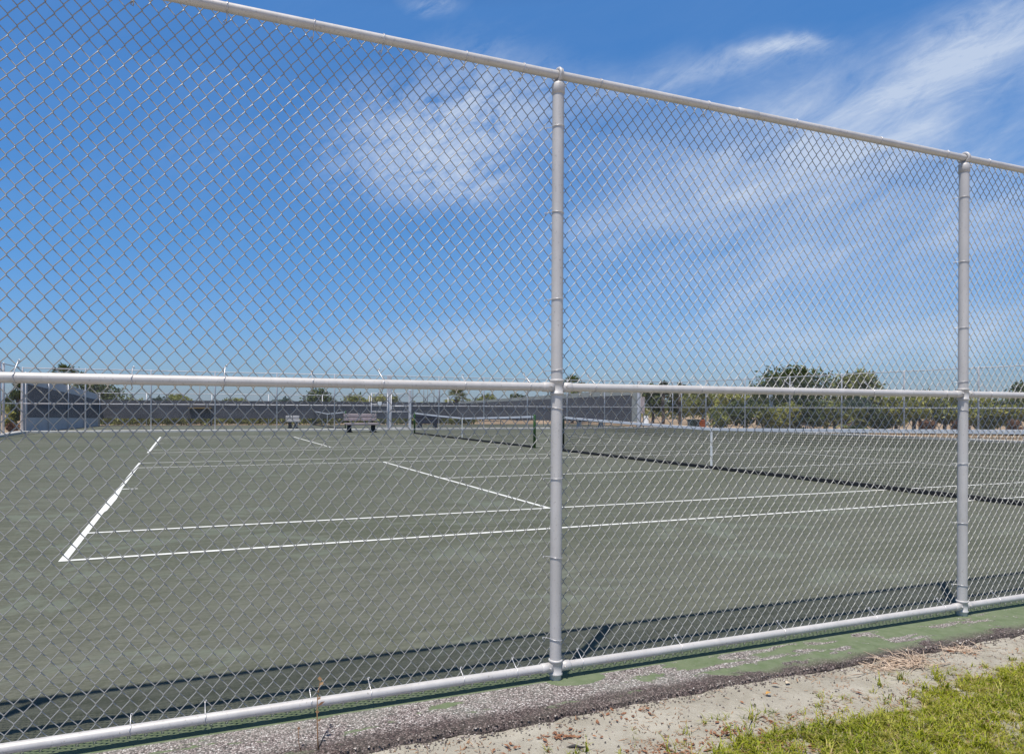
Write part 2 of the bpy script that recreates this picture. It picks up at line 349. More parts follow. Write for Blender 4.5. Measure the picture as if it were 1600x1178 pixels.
# ------------------------------------------------------------------ mesh helpers
class MB:
    def __init__(s): s.v = []; s.f = []; s.smooth = []
    def add(s, vs, fs, sm=False):
        o = len(s.v); s.v += [tuple(x) for x in vs]; s.f += [tuple(i + o for i in f) for f in fs]; s.smooth += [sm] * len(fs)
    def box(s, lo, hi, bev=0.0):
        x0, y0, z0 = lo; x1, y1, z1 = hi
        if bev <= 0:
            s.add([(x0, y0, z0), (x1, y0, z0), (x1, y1, z0), (x0, y1, z0), (x0, y0, z1), (x1, y0, z1), (x1, y1, z1), (x0, y1, z1)],
                  [(0, 3, 2, 1), (4, 5, 6, 7), (0, 1, 5, 4), (1, 2, 6, 5), (2, 3, 7, 6), (3, 0, 4, 7)])
            return
        e = bev
        ring = [(x0 + e, y0), (x1 - e, y0), (x1, y0 + e), (x1, y1 - e), (x1 - e, y1), (x0 + e, y1), (x0, y1 - e), (x0, y0 + e)]
        cx, cy = (x0 + x1) / 2, (y0 + y1) / 2
        def inset(r): return [(cx + (x - cx) * (1 - 2 * e / (x1 - x0)), cy + (y - cy) * (1 - 2 * e / (y1 - y0))) for x, y in r]
        L = [[(x, y, z0) for x, y in inset(ring)], [(x, y, z0 + e) for x, y in ring], [(x, y, z1 - e) for x, y in ring], [(x, y, z1) for x, y in inset(ring)]]
        vs = [p for l in L for p in l]; fs = []
        for k in range(3):
            for i in range(8): j = (i + 1) % 8; fs.append((k * 8 + i, k * 8 + j, k * 8 + 8 + j, k * 8 + 8 + i))
        fs.append(tuple(range(7, -1, -1))); fs.append(tuple(range(24, 32)))
        s.add(vs, fs)
    def tube(s, pts, r, n=8, caps=True, smooth=True, closed=False):
        pts = [Vector(p) for p in pts]; N = len(pts); rr = r if isinstance(r, (list, tuple)) else [r] * N
        vs = []; prev = None
        for i, p in enumerate(pts):
            if closed: d = pts[(i + 1) % N] - pts[i - 1]
            else: d = pts[min(i + 1, N - 1)] - pts[max(i - 1, 0)]
            d.normalize()
            if prev is None:
                ref = Vector((0, 0, 1)) if abs(d.z) < 0.9 else Vector((1, 0, 0))
                a = d.cross(ref).normalized()
            else:
                a = (prev - d * prev.dot(d)).normalized()
            prev = a; b = d.cross(a)
            for k in range(n):
                t = 2 * pi * k / n; vs.append(p + (a * cos(t) + b * sin(t)) * rr[i])
        fs = []
        for i in range(N if closed else N - 1):
            j = (i + 1) % N
            for k in range(n): l = (k + 1) % n; fs.append((i * n + k, i * n + l, j * n + l, j * n + k))
        s.add(vs, fs, smooth)
        if caps and not closed:
            o = len(s.v) - N * n
            s.f += [tuple(o + k for k in range(n - 1, -1, -1)), tuple(o + (N - 1) * n + k for k in range(n))]; s.smooth += [False, False]
    def lathe(s, c, prof, n=20, axis='z'):
        """profile of (radius, height) revolved about an axis through c"""
        vs = []
        for r, h in prof:
            for k in range(n):
                t = 2 * pi * k / n
                if axis == 'z': vs.append((c[0] + r * cos(t), c[1] + r * sin(t), c[2] + h))
                elif axis == 'x': vs.append((c[0] + h, c[1] + r * cos(t), c[2] + r * sin(t)))
                else: vs.append((c[0] + r * sin(t), c[1] + h, c[2] + r * cos(t)))
        fs = []
        for i in range(len(prof) - 1):
            for k in range(n): l = (k + 1) % n; fs.append((i * n + k, i * n + l, (i + 1) * n + l, (i + 1) * n + k))
        s.add(vs, fs, True); o = len(s.v) - len(vs)
        s.f += [tuple(o + k for k in range(n - 1, -1, -1)), tuple(o + (len(prof) - 1) * n + k for k in range(n))]; s.smooth += [False, False]
    def build(s, name, mat, parent=None, loc=None):
        me = bpy.data.meshes.new(name); me.from_pydata(s.v, [], s.f)
        me.polygons.foreach_set('use_smooth', s.smooth); me.materials.append(mat); me.update()
        o = bpy.data.objects.new(name, me); COL.objects.link(o)
        if parent: o.parent = parent
        if loc: o.location = loc
        return o
def tag(o, label=None, cat=None, group=None, kind=None):
    if label: o['label'] = label
    if cat: o['category'] = cat
    if group: o['group'] = group
    if kind: o['kind'] = kind
    return o
def empty(name, loc=(0, 0, 0), rz=0, **kw):
    o = bpy.data.objects.new(name, None); COL.objects.link(o); o.location = loc; o.rotation_euler = (0, 0, rz)
    o.empty_display_size = 0.2
    return tag(o, **kw)
def sheet(name, x0, y0, x1, y1, z, mat, nx=1, ny=1, fn=None, parent=None):
    b = MB(); vs = []; fs = []
    for j in range(ny + 1):
        for i in range(nx + 1):
            x = x0 + (x1 - x0) * i / nx; y = y0 + (y1 - y0) * j / ny
            vs.append((x, y, z + (fn(x, y) if fn else 0)))
    for j in range(ny):
        for i in range(nx): a = j * (nx + 1) + i; fs.append((a, a + 1, a + nx + 2, a + nx + 1))
    b.add(vs, fs, fn is not None)
    return b.build(name, mat, parent)
def dup(o, parent, loc=None):
    c = o.copy(); COL.objects.link(c); c.parent = parent
    if loc is not None: c.location = loc
    return c

# ------------------------------------------------------------------ ground
YF, ZT, ZM, ZB, X1, LB = -3.698, 2.953, 1.4295, 0.0646, 2.694, 2.989
tag(sheet('ground', -900, -900, 900, 1500, -0.05, M['dirt']), kind='structure')
tag(sheet('tennis_court', -6.45, -3.62, 32.75, 31.9, 0.0, M['court']), kind='structure')
tag(sheet('practice_court', -6.6, 32.35, 32.0, 45.0, 0.0, M['court']), kind='structure')
def lines():
    b = MB(); z = 0.004; W = 0.062
    def q(x0, y0, x1, y1): b.add([(x0, y0, z), (x1, y0, z), (x1, y1, z), (x0, y1, z)], [(0, 1, 2, 3)])
    def court(y0, w2=W):
        X = 23.77; Y = 10.97
        h = W
        for y in (0, 1.37, 9.60 - h, Y - h): q(0.0, y0 + y, X, y0 + y + h)
        # split around the sidelines so no two faces overlap
        ys = [0 + h, 1.37, 1.37 + h, 9.60 - h, 9.60, Y - h]
        for a, c in ((ys[0], ys[1]), (ys[2], ys[3]), (ys[4], ys[5])):
            q(0.0, y0 + a, 0.065, y0 + c); q(X - 0.065, y0 + a, X, y0 + c)
        c0 = Y / 2
        for xs in (5.485, X - 5.485 - h):
            q(xs, y0 + 1.37 + h, xs + h, y0 + c0 - h / 2); q(xs, y0 + c0 + h / 2, xs + h, y0 + 9.60 - h)
        q(5.485, y0 + c0 - h / 2, X - 5.485, y0 + c0 + h / 2)
        q(0.065, y0 + c0 - h / 2, 0.30, y0 + c0 + h / 2); q(X - 0.30, y0 + c0 - h / 2, X - 0.065, y0 + c0 + h / 2)
    court(0.0); court(14.68)
    # a frayed strip of tape beside the near baseline
    b.add([(0.065, 2.9, z), (0.085, 3.05, z + 0.001), (0.10, 4.2, z + 0.002), (0.075, 5.40, z + .001), (0.065, 5.42, z)], [(0, 1, 2, 3, 4)])
    return b.build('court_lines', M['line'])
tag(lines(), kind='structure')

def hgt(x, y):
    return 0.020 * noise.noise((x * 3, y * 3, 0)) + 0.010 * noise.noise((x * 13, y * 13, 5)) + 0.006 * noise.noise((x * 31, y * 31, 9))
def edge_y(x): return -4.035 + 0.022 * noise.noise((x * 2.3, 3, 0)) + 0.012 * noise.noise((x * 9, 1, 0))
# worn painted concrete strip under the fence: a slab with a crumbled outer edge
def curb():
    b = MB(); xs = [-7 + i * 0.03 for i in range(1000)]
    rows = [(0.0, 0.0), (0.012, 0.016), (0.05, 0.022), (0.12, 0.024), (0.24, 0.024)]
    vs = []; fs = []
    for x in xs:
        e = edge_y(x)
        vs.append((x, e, -0.08))
        for k, (dy, z) in enumerate(rows):
            j = 0.006 * noise.noise((x * 22, k * 5, 2)) if k < 4 else 0
            vs.append((x, e + dy + 2 * j, z - 0.024 + 0.006 + j))
        vs.append((x, -3.60, 0.006)); vs.append((x, -3.598, -0.05))
    n = len(rows) + 3
    for i in range(len(xs) - 1):
        for k in range(n - 1): a = i * n + k; fs.append((a, a + n, a + n + 1, a + 1))
    b.add(vs, fs)
    return b.build('curb_strip', M['curb'])
tag(curb(), kind='structure')
tag(sheet('sand_verge', -7, -9.5, 23, -4.0, -0.022, M['sand'], 600, 130, hgt), kind='structure')

# loose crumbs of stone along the curb's broken edge and on the sand
def crumbs():
    b = MB(); r = random.Random(3)
    for i in range(5200):
        x = r.uniform(-0.8, 7.0)
        if r.random() < 0.72: y = edge_y(x) + r.gauss(-0.015, 0.022)
        else: y = r.uniform(-4.5, -4.03)
        s = r.uniform(0.002, 0.006) * (1.5 if r.random() < 0.06 else 1)
        z = -0.022 + hgt(x, y) + s * 0.3
        if y > edge_y(x): z = 0.0 + s * 0.2
        vs = [(x + s * r.uniform(.7, 1.2), y, z), (x, y + s * r.uniform(.7, 1.2), z), (x - s, y, z), (x, y - s, z), (x + s * .2, y + s * .1, z + s * r.uniform(.6, 1.1))]
        b.add(vs, [(0, 1, 4), (1, 2, 4), (2, 3, 4), (3, 0, 4)])
    return b.build('loose_gravel', M['crumb'])
mt, k, bb = new_mat('stone_crumbs')
oi = k.node('ShaderNodeTexVoronoi'); oi.inputs['Scale'].default_value = 95; k.l.new(world_pos(k), oi.inputs['Vector'])
k.l.new(k.ramp(k.sep(oi.outputs['Color'])[0], [(0.0, (0.04, 0.033, 0.03)), (0.55, (0.15, 0.12, 0.105)), (0.85, (0.34, 0.29, 0.26)), (1.0, (0.66, 0.61, 0.56))]), bb.inputs['Base Color'])
bb.inputs['Roughness'].default_value = 0.9; M['crumb'] = mt
tag(crumbs(), kind='stuff', label='dark crumbled gravel along the broken curb edge', cat='gravel')

# ------------------------------------------------------------------ grass, litter, straw
def blade(b, x, y, z, L, w, az, lean, curl=0.5):
    dx, dy = cos(az), sin(az); px, py = -dy, dx
    pts = []
    for i in range(4):
        t = i / 3; a = lean * (t ** (1 + curl)) * 1.0
        h = L * t * cos(a * 0.8); o = L * t * sin(a)
        ww = w * (1 - t) ** 0.7 + 0.0002
        pts.append(((x + dx * o - px * ww, y + dy * o - py * ww, z + h), (x + dx * o + px * ww, y + dy * o + py * ww, z + h)))
    vs = [p for q in pts for p in q]
    b.add(vs, [(0, 1, 3, 2), (2, 3, 5, 4), (4, 5, 7, 6)], True)
def grass():
    b = MB(); r = random.Random(11)
    def bound(x): return -4.50 - 0.05 * max(0, 3.6 - x) + 0.16 * noise.noise((x * 1.7, 0, 3)) + 0.05 * noise.noise((x * 7, 0, 8)) + (0.12 if 4.2 < x < 6 else 0) * (1)
    cnt = 0
    while cnt < 9500:
        vis = r.random() < 0.72
        x = r.uniform(2.1, 6.2) if vis else r.uniform(-5, 12); y = r.uniform(-5.2, -4.25) if vis else r.uniform(-8.5, -4.5)
        e = bound(x) - y
        if e < 0:
            if r.random() > 0.06 or e < -0.30: continue
        dens = noise.noise((x * 2.6, y * 2.6, 1)) + 0.35 * noise.noise((x * 9, y * 9, 4))
        if dens < -0.30 and r.random() < 0.7: continue
        if x < 3.2 and r.random() < (3.2 - x) * 0.55: continue
        cnt += 1
        n = r.randint(5, 13); big = r.random() < 0.10; z = -0.026 + hgt(x, y)
        for q in range(n):
            L = r.uniform(0.018, 0.050) * (1.9 if big else 1); az = r.uniform(0, 2 * pi)
            blade(b, x + r.gauss(0, .010), y + r.gauss(0, .010), z, L, r.uniform(.0013, .0027) * (1.5 if big else 1), az, r.uniform(0.5, 1.6))
    for i in range(40):     # odd sprouts in the bare sand
        x = r.uniform(1.6, 6); y = r.uniform(-4.55, -4.14); z = -0.026 + hgt(x, y)
        for q in range(r.randint(3, 9)): blade(b, x + r.gauss(0, .008), y + r.gauss(0, .008), z, r.uniform(.012, .03), .0014, r.uniform(0, 6.28), r.uniform(.4, 1.4))
    return b.build('grass', M['grass'])
tag(grass(), kind='stuff', label='short yellow green grass at the edge of the sand', cat='grass')
def dead_bits():
    b = MB(); r = random.Random(5)
    for i in range(15000):
        x = r.uniform(1.2, 6.5); y = r.uniform(-5.1, -4.06)
        if y > -4.3 and r.random() < 0.5: continue
        if noise.noise((x * 3, y * 3, 20)) < -0.08 and r.random() < 0.8: continue
        z = -0.020 + hgt(x, y); L = r.uniform(0.006, 0.032); az = r.uniform(0, 6.28); w = r.uniform(.0008, .0022)
        dx, dy = cos(az) * L / 2, sin(az) * L / 2; px, py = -sin(az) * w, cos(az) * w; lift = r.uniform(0, .008)
        b.add([(x - dx - px, y - dy - py, z), (x - dx + px, y - dy + py, z), (x + dx + px, y + dy + py, z + lift), (x + dx - px, y + dy - py, z + lift)], [(0, 1, 2, 3)])
    return b.build('grass_clippings', M['litter'])
tag(dead_bits(), kind='stuff', label='thin brown dead stalks scattered over the sand', cat='litter')
def leaf_scatter():
    b = MB(); r = random.Random(15)
    cl = [(ground_at(885, 1140), 40, .05), (ground_at(1140, 1135), 45, .06), (ground_at(1215, 1120), 14, .05), (ground_at(1310, 1010), 16, .08), (ground_at(980, 1110), 22, .07), (ground_at(1050, 1168), 60, .10), (ground_at(1500, 1012), 26, .06), (ground_at(1200, 1160), 60, .14), (ground_at(800, 1165), 20, .08)]
    pts = []
    for c, n, s in cl:
        for i in range(int(n * 1.8)): pts.append((c.x + r.gauss(0, s), c.y + r.gauss(0, s * .45)))
    for i in range(60): pts.append((r.uniform(1.8, 5.8), r.uniform(-4.9, -4.1)))
    for x, y in pts:
        s = .004 + .013 * r.random() ** 2; az = r.uniform(0, 6.28); z = -0.018 + hgt(x, y); c, d = cos(az) * s, sin(az) * s
        b.add([(x - c, y - d, z), (x + d * .5, y - c * .5, z + r.uniform(0, .006)), (x + c, y + d, z + r.uniform(0, .006)), (x - d * .5, y + c * .5, z + r.uniform(0, .006))], [(0, 1, 2, 3)])
    return b.build('leaf_litter', M['red_leaf'])
tag(leaf_scatter(), kind='stuff', label='small rust coloured leaf scraps strewn on the sand', cat='leaf litter')
def straw_clump(u, v, n, spread, L0, label, seed):
    c = ground_at(u, v); r = random.Random(seed); b = MB()
    for i in range(n):
        x = c.x + r.gauss(0, spread); y = c.y + r.gauss(0, spread * .28); L = r.uniform(.4, 1) * L0
        az = r.gauss(0.9 if r.random() < .5 else 2.4, .9); el = r.uniform(-.02, .65); z = -0.01 + hgt(x, y)
        p = [(x, y, z)]; d = Vector((cos(az) * cos(el), sin(az) * cos(el), sin(el)))
        for k in range(1, 4):
            d = (d + Vector((r.gauss(0, .15), r.gauss(0, .15), -0.16))).normalized(); p.append(tuple(Vector(p[-1]) + d * L / 3))
        p = [(a, q, max(s, -0.015)) for a, q, s in p]
        b.tube(p, [.0024, .0021, .0017, .0008], 4, caps=False)
    return tag(b.build('dead_grass_clump', M['dry_straw']), label, 'dead grass', 'dead grass clumps by the curb')
straw_clump(1420, 1034, 150, .105, .16, 'large clump of dry pinkish dead grass at the curb edge', 1)
straw_clump(1512, 1012, 50, .07, .10, 'smaller clump of dry dead grass right of the large one', 2)
def leaf(name, u, v, L, mat, az, label, w=0.42):
    c = ground_at(u, v); g = empty(name, (c.x, c.y, -0.008 + hgt(c.x, c.y)), az, label=label, cat='leaf', group='fallen leaves')
    b = MB(); n = 6; vs = []
    for i in range(n + 1):
        t = i / n; ww = sin(pi * min(1, t * .96 + .02)) * w * L / 2; x = (t - .5) * L; z = .18 * L * sin(pi * t) * .5
        vs += [(x, -ww, z + ww * .35), (x, 0, z), (x, ww, z + ww * .35)]
    fs = []
    for i in range(n):
        for k in range(2): a = i * 3 + k; fs.append((a, a + 3, a + 4, a + 1))
    b.add(vs, fs, True); b.build('leaf_blade', mat, g)
    s = MB(); s.tube([(-L / 2, 0, 0), (-L * .75, 0.004, .002)], [.0010, .0007], 5); s.build('stalk', M['litter'], g)
    return g
leaf('fallen_leaf', 1557, 1163, .045, M['red_leaf'], .2, 'orange red leaf lying in the grass in the lower right corner')
leaf('fallen_leaf', 1346, 1158, .040, M['litter'], 2.7, 'dark brown curled leaf in the grass')
leaf('fallen_leaf', 1365, 1137, .022, M['red_leaf'], 1.3, 'tiny orange leaf above the brown leaf in the grass')
leaf('fallen_leaf', 1214, 1066, .040, M['red_leaf'], 2.5, 'dark red leaf with pale stalk on the curb edge')
leaf('fallen_leaf', 1233, 1063, .032, simple('pale_leaf', (.62, .52, .38), .7), .4, 'pale cream leaf beside the dark red leaf', .7)
leaf('fallen_leaf', 1203, 1083, .038, simple('orange_leaf', (.55, .30, .08), .6), .1, 'flat yellow orange leaf on the sand', .5)
# a dark twig
c = ground_at(905, 1157); b = MB()
b.tube([(-.035, .01, .008), (-.012, .0, .014), (.01, -.008, .008), (.04, -.006, .004)], [.004, .0065, .004, .001], 6)
b.tube([(-.03, -.015, .004), (.0, -.018, .006), (.02, -.01, .004)], [.002, .003, .001], 5)
tag(b.build('twig', simple('dark_bark_chip', (.05, .045, .05), .8), loc=(c.x, c.y, -.02 + hgt(c.x, c.y))), 'small dark twig lying on the sand below the middle post', 'twig')
# the weed: two thin stalks growing out of the curb
def weed():
    p0 = ground_at(500, 1172); g = empty('weed', (p0.x, p0.y, 0.0), label='thin leggy weed growing up through the curb in front of the bottom rail', cat='weed')
    r = random.Random(8)
    mt = simple('weed_stalk', (.22, .17, .07), .7, c2=(.20, .07, .04))
    def stalk(pts, rad, leaves):
        b = MB(); q = [Vector(p) for p in pts]; b.tube([tuple(x) for x in q], rad, 6); s = b.build('stalk', mt, g)
        for t, sz in leaves:
            i = min(int(t * (len(q) - 1)), len(q) - 2); f = t * (len(q) - 1) - i; o = q[i].lerp(q[i + 1], f)
            lb = MB(); az = r.uniform(0, 6.28); d = Vector((cos(az), sin(az) * .6, .5)) * sz; w = Vector((-sin(az), cos(az), .2)) * sz * .35
            lb.add([tuple(o), tuple(o + d * .5 + w), tuple(o + d), tuple(o + d * .5 - w)], [(0, 1, 2, 3)])
            lb.build('leaf', M['leaf_red'], s)
    # the stalk leans back towards the bottom rail
    stalk([(0, 0, 0), (0.0, .02, .06), (.004, .05, .12), (.012, .09, .17), (.03, .13, .215)], [.003, .0026, .0022, .0017, .001], [(.5, .022), (.62, .03), (.7, .02), (.82, .02), (.93, .022), (1.0, .028), (.4, .018)])
    p1 = ground_at(482, 1174) - p0
    stalk([(p1.x - .02, .01, 0), (p1.x - .03, .02, .04), (p1.x - .028, .035, .085)], [.002, .0016, .001], [(.9, .02), (.6, .012)])
weed()

# ------------------------------------------------------------------ the near chain-link fence
RR, PR = 0.0205, 0.0282
MY = YF + PR + 0.0035           # plane of the woven wire, behind rails and posts
fence = empty('chain_link_fence', (X1, YF, 0), label='near silver chain link fence across the whole view with three rails', cat='fence')
BAYS = range(-3, 4)             # bay k starts at post k
def wire_panel():
    b = MB(); A = LB / 98; H = 0.0745; rw = 0.0021; z0 = 0.022; nk = int((ZT + .022 - z0) / H)
    n = 6
    for i in range(98):
        xl = i * A; off = (i % 2) * H / 2; pts = []
        def wob(x, z): return 0.009 * noise.noise((x * 1.3, z * 1.1, 1)) + 0.0028 * noise.noise((x * 9, z * 8, 2)), 0.006 * noise.noise((x * 1.2, z * 1.4, 7)) + 0.0024 * noise.noise((x * 8, z * 9, 5))
        for q in range(nk + 3):
            zb = z0 + off + q * H
            if zb > ZT + 0.002: break
            L = Vector((xl, 0, zb)); R = Vector((xl + A, 0, zb + H / 2)); L2 = Vector((xl, 0, zb + H))
            o = 0.0016; yy = rw * 0.95
            pts.append(L + Vector((-o, 0, 0)))
            d = R - L; pts += [L + d * .13 + Vector((-.0010, -yy, .001)), L + d * .5 + Vector((0, -yy * 1.25, 0)), L + d * .87 + Vector((.0010, -yy, -.001))]
            pts.append(R + Vector((o, 0, 0)))
            if zb + H / 2 > ZT + 0.002: L2 = R; break
            d = L2 - R; pts += [R + d * .13 + Vector((.0010, yy, .001)), R + d * .5 + Vector((0, yy * 1.25, 0)), R + d * .87 + Vector((-.0010, yy, -.001))]
        pts.append(L2 + Vector((-o, 0, 0)))
        pp = []
        for p in pts:
            e = min(1, p.x / .2, (LB - p.x) / .2); e = max(e, 0)      # bays meet without a step
            wx, wz = wob(p.x, p.z); pp.append((p.x + wx * e, p.y, p.z + wz * e))
        # knuckled ends
        pp = [(pp[0][0] - .006, 0, pp[0][2] + .008), (pp[0][0] - .004, 0, pp[0][2] - .004)] + pp + [(pp[-1][0] - .002, 0, pp[-1][2] + .007), (pp[-1][0] - .008, 0.002, pp[-1][2] + .004)]
        b.tube(pp, rw, n, caps=False)
    return b
wp = wire_panel().build('wire_mesh', M['wire'], fence, (-0.0 + BAYS[0] * LB, MY - YF, 0))
for kx in list(BAYS)[1:]: dup(wp, fence, (kx * LB, MY - YF, 0))
# posts with eye-top caps
pb = MB(); pb.lathe((0, 0, 0), [(PR, -.05 + i * .1) for i in range(30)] + [(PR, ZT - RR - .030)], 24)
p0 = pb.build('post', M['galv'], fence, (BAYS[0] * LB, 0, 0))
cb = MB(); zc = ZT - RR - .075
cb.lathe((0, 0, 0), [(PR + .001, zc), (PR + .0035, zc + .002), (PR + .0035, zc + .046), (PR + .001, zc + .052), (PR * .62, zc + .060), (PR * .45, zc + .068)], 24)
ring = [(0.0, (RR + .009) * sin(t), ZT + (RR + .009) * cos(t)) for t in [2 * pi * i / 24 for i in range(24)]]
cb.tube(ring, .0085, 8, closed=True); cb.tube([(x + .009, y, z) for x, y, z in ring], .0055, 8, closed=True)
cap0 = cb.build('eye_top_cap', M['galv'], p0)
# rail fittings at mid and bottom rail
def clamp(z):
    b = MB()
    b.lathe((0, 0, z), [(PR + .0006, -.038), (PR + .006, -.036), (PR + .006, -.028), (PR + .0022, -.026), (PR + .0022, .026), (PR + .006, .028), (PR + .006, .036), (PR + .0006, .038)], 24)
    for sgn in (-1, 1):
        prof = [(RR + .0035, 0), (RR + .0035, sgn * .052), (RR + .0005, sgn * .056)]
        b.lathe((sgn * (PR - .004), 0, z), prof, 20, 'x')
        b.tube([(sgn * (PR + .012), -RR - .002, z + .004), (sgn * (PR + .012), -RR - .013, z + .004)], .0055, 6)
    return b
cl0 = clamp(ZM).build('rail_clamp', M['galv'], p0); cl1 = clamp(ZB).build('rail_clamp', M['galv'], p0)
def post_tie(z, tilt):
    b = MB(); r = PR + .0022; pts = []
    for i in range(15):
        t = pi * 1.08 + i / 14 * (-pi * 1.16) * 1  # sweep round the front of the post
        pts.append((r * cos(t), -r * abs(sin(t)) if 0 < t < pi else r * .3, z + tilt * (cos(t))))
    pts = [(-PR - .024, PR + .004, z - tilt * 1.2), (-PR - .012, PR * .75, z - tilt)] + pts + [(PR + .006, PR * .9, z + tilt), (PR + .012, PR + .006, z + tilt * 1.3)]
    b.tube(pts, .0017, 6)
    hk = (-PR - .024, PR + .004, z - tilt * 1.2)
    b.tube([hk, (hk[0] - .004, hk[1] - .006, hk[2] - .006), (hk[0] + .003, hk[1] - .005, hk[2] - .009)], .0021, 6)
    return b.build('wire_tie', M['tie'], p0)
for z, tl in ((2.70, .002), (2.28, -.003), (1.86, .003), (1.515, .006), (1.325, -.005), (0.985, .002), (0.60, -.002), (0.20, -.004)): post_tie(z, tl)
for kx in list(BAYS)[1:] + [4]:
    pk = dup(p0, fence, (kx * LB, 0, 0))
    for ch in list(p0.children): dup(ch, pk)
def rail(z, x0, x1, name, sag=0.0):
    b = MB(); n = 60; b.tube([(x0 + (x1 - x0) * i / n, 0, z) for i in range(n + 1)], RR, 24, smooth=True)
    return b.build(name, M['galv'], fence)
x0, x1 = BAYS[0] * LB, 4 * LB
top = rail(ZT, x0, x1, 'top_rail'); mid = rail(ZM, x0, x1, 'middle_rail'); bot = rail(ZB, x0, x1, 'bottom_rail')
# sleeves where lengths of the top rail join
def fence_x(u):
    t = (u - 703.62) / F; dy = YF - CAM.y
    return CAM.x + dy * (sin(YAW) + cos(YAW) * t) / (cos(YAW) - sin(YAW) * t) - X1
def rail_tie(x, z, par, kind, lean=0.0, tail=0.03):
    b = MB(); r = RR + .002; pts = []
    if kind == 'up':       # hooked on the mesh above the rail, round the front, hooked again underneath
        pts = [(x + lean, MY - YF, z + RR + tail), (x + lean * .8, MY - YF - .006, z + RR + tail - .01)]
        for i in range(11):
            t = pi * .30 - i / 10 * pi * 1.5; pts.append((x + .003 * sin(i), -r * cos(t * .98 + 0) if False else -r * sin(pi * .05 + i / 10 * pi * .9), z + r * cos(pi * .05 + i / 10 * pi * .9)))
        pts += [(x - lean * .3, MY - YF - .006, z - RR - .010), (x - lean * .5 - .006, MY - YF, z - RR - .020)]
    else:
        pts = [(x, MY - YF, z - RR - tail)]
        for i in range(13):
            t = -pi * .12 + i / 12 * pi * 1.2; pts.append((x + .002 * sin(i * 2), -r * sin(t), z + r * cos(t)))
        pts = [(x - .010, MY - YF + .003, z - RR - tail + .012), (x - .014, MY - YF - .006, z - RR - tail + .002)] + [(x - .004, MY - YF - .005, z - RR - tail - .004)] + [(x + lean, .01, z - RR - tail * .4)] + pts[1:][::-1]
    b.tube(pts, .0021, 6)
    hk = pts[0]
    b.tube([hk, (hk[0] + .005, hk[1] - .008, hk[2] + .003), (hk[0] + .007, hk[1] - .006, hk[2] - .006)], .0020, 6)
    return b.build('wire_tie', M['tie'], par)
for u, le in ((22, .006), (350, .006), (598, -.014), (827, -.02), (928, -.022), (1094, -.022), (1237, -.024), (1362, -.026), (1545, -.026), (1476, -.024)):
    rail_tie(fence_x(u), ZM, mid, 'up', le, .045)
for u, le in ((323, .0), (581, -.004), (808, -.006), (910, -.006), (1064, -.010), (1225, -.014), (1368, -.016), (1475, -.016), (1560, -.016)):
    rail_tie(fence_x(u), ZB, bot, 'up', le, .042)
for u in (352, 596, 815, 935, 1103, 1240, 1372, 1476, 1541): rail_tie(fence_x(u), ZT, top, 'down', 0, .030)
for kx in (-2, -1, 3, 4):
    for z, par, kd in ((ZM, mid, 'up'), (ZB, bot, 'up'), (ZT, top, 'down')):
        for q in (.4, 1.1, 1.8, 2.5): rail_tie((kx - (1 if kx > 0 else 0)) * LB + q, z, par, kd)
sl = MB(); sl.lathe((fence_x(1165), 0, ZT), [(RR, -.07), (RR + .0022, -.068), (RR + .0022, .068), (RR, .07)], 24, 'x'); sl.build('sleeve', M['galv'], top)

# ------------------------------------------------------------------ distant fences
def far_fence(name, label, p, q, posts, zt, zm, mat_post=M['farpipe'], r=0.035, rr=0.022, kerb=True, mesh_rng=None, top=True):
    """p,q ends (x,y); posts: distances from p; rails at heights zt, zm"""
    L = sqrt((q[0] - p[0]) ** 2 + (q[1] - p[1]) ** 2); a = atan2(q[1] - p[1], q[0] - p[0])
    g = empty(name, (p[0], p[1], 0), a, label=label, cat='fence')
    b = MB(); b.lathe((0, 0, 0), [(r, -.05), (r, zt + .02), (r * .5, zt + .05)], 10); po = b.build('post', mat_post, g, (posts[0], 0, 0))
    for d in posts[1:]: dup(po, g, (d, 0, 0))
    for z, nm in ((zt, 'top_rail'), (zm, 'middle_rail')):
        if z is None: continue
        b = MB(); b.tube([(0, 0, z), (L / 2, 0, z), (L, 0, z)], rr, 8); b.build(nm, mat_post, g)
    b = MB(); b.add([(0, .04, .03), (L, .04, .03), (L, .04, zt), (0, .04, zt)], [(0, 1, 2, 3)]); b.build('wire_mesh', M['veil'], g)
    if kerb:
        b = MB(); b.box((-.1, -.22, -.05), (L + .1, .20, .10), .02); b.build('kerb', M['kerb'], g)
    return g
M['kerb'] = simple('pale_concrete_kerb', (.50, .49, .46), .85, var=.12, scale=3)
YN, XE, XW = 32.05, 32.85, -6.4
def line_x(u, Y):       # X on a line of constant Y seen at column u
    t = (u - 703.62) / F; dy = Y - CAM.y
    return CAM.x + dy * (sin(YAW) + cos(YAW) * t) / (cos(YAW) - sin(YAW) * t)
nposts = [line_x(u, YN) - XW for u in (133.5, 236, 336, 432.6, 522.6, 685.6, 756, 824, 886, 944.6)] + [.05]
nf = far_fence('chain_link_fence', 'distant chain link fence behind the tennis courts with pale curb', (XW, YN), (XE, YN),
          sorted(nposts) + [line_x(1051, YN) - XW], 3.16, 1.43)
for u, w in ((608, .13), (998, .09)):
    b = MB(); x = line_x(u, YN) - XW
    b.box((x - w, -.07, -.04), (x + w, .07, 3.2), .02); b.build('wide_post', M['farpipe'], nf)
def line_y(u, X):
    t = (u - 703.62) / F; dx = X - CAM.x
    return CAM.y + (cos(YAW) * dx - t * sin(YAW) * dx) / (sin(YAW) + t * cos(YAW))
ep = [line_y(u, XE) - (-3.6) for u in (1065, 1103, 1164, 1234, 1315, 1412.7, 1528.8)]
d = ep[-1] - 3.1
while d > 0: ep.append(d); d -= 3.1
far_fence('chain_link_fence', 'chain link side fence in front of the bushes on the right', (XE, -3.6), (XE, YN), sorted(ep), 3.16, 1.43)
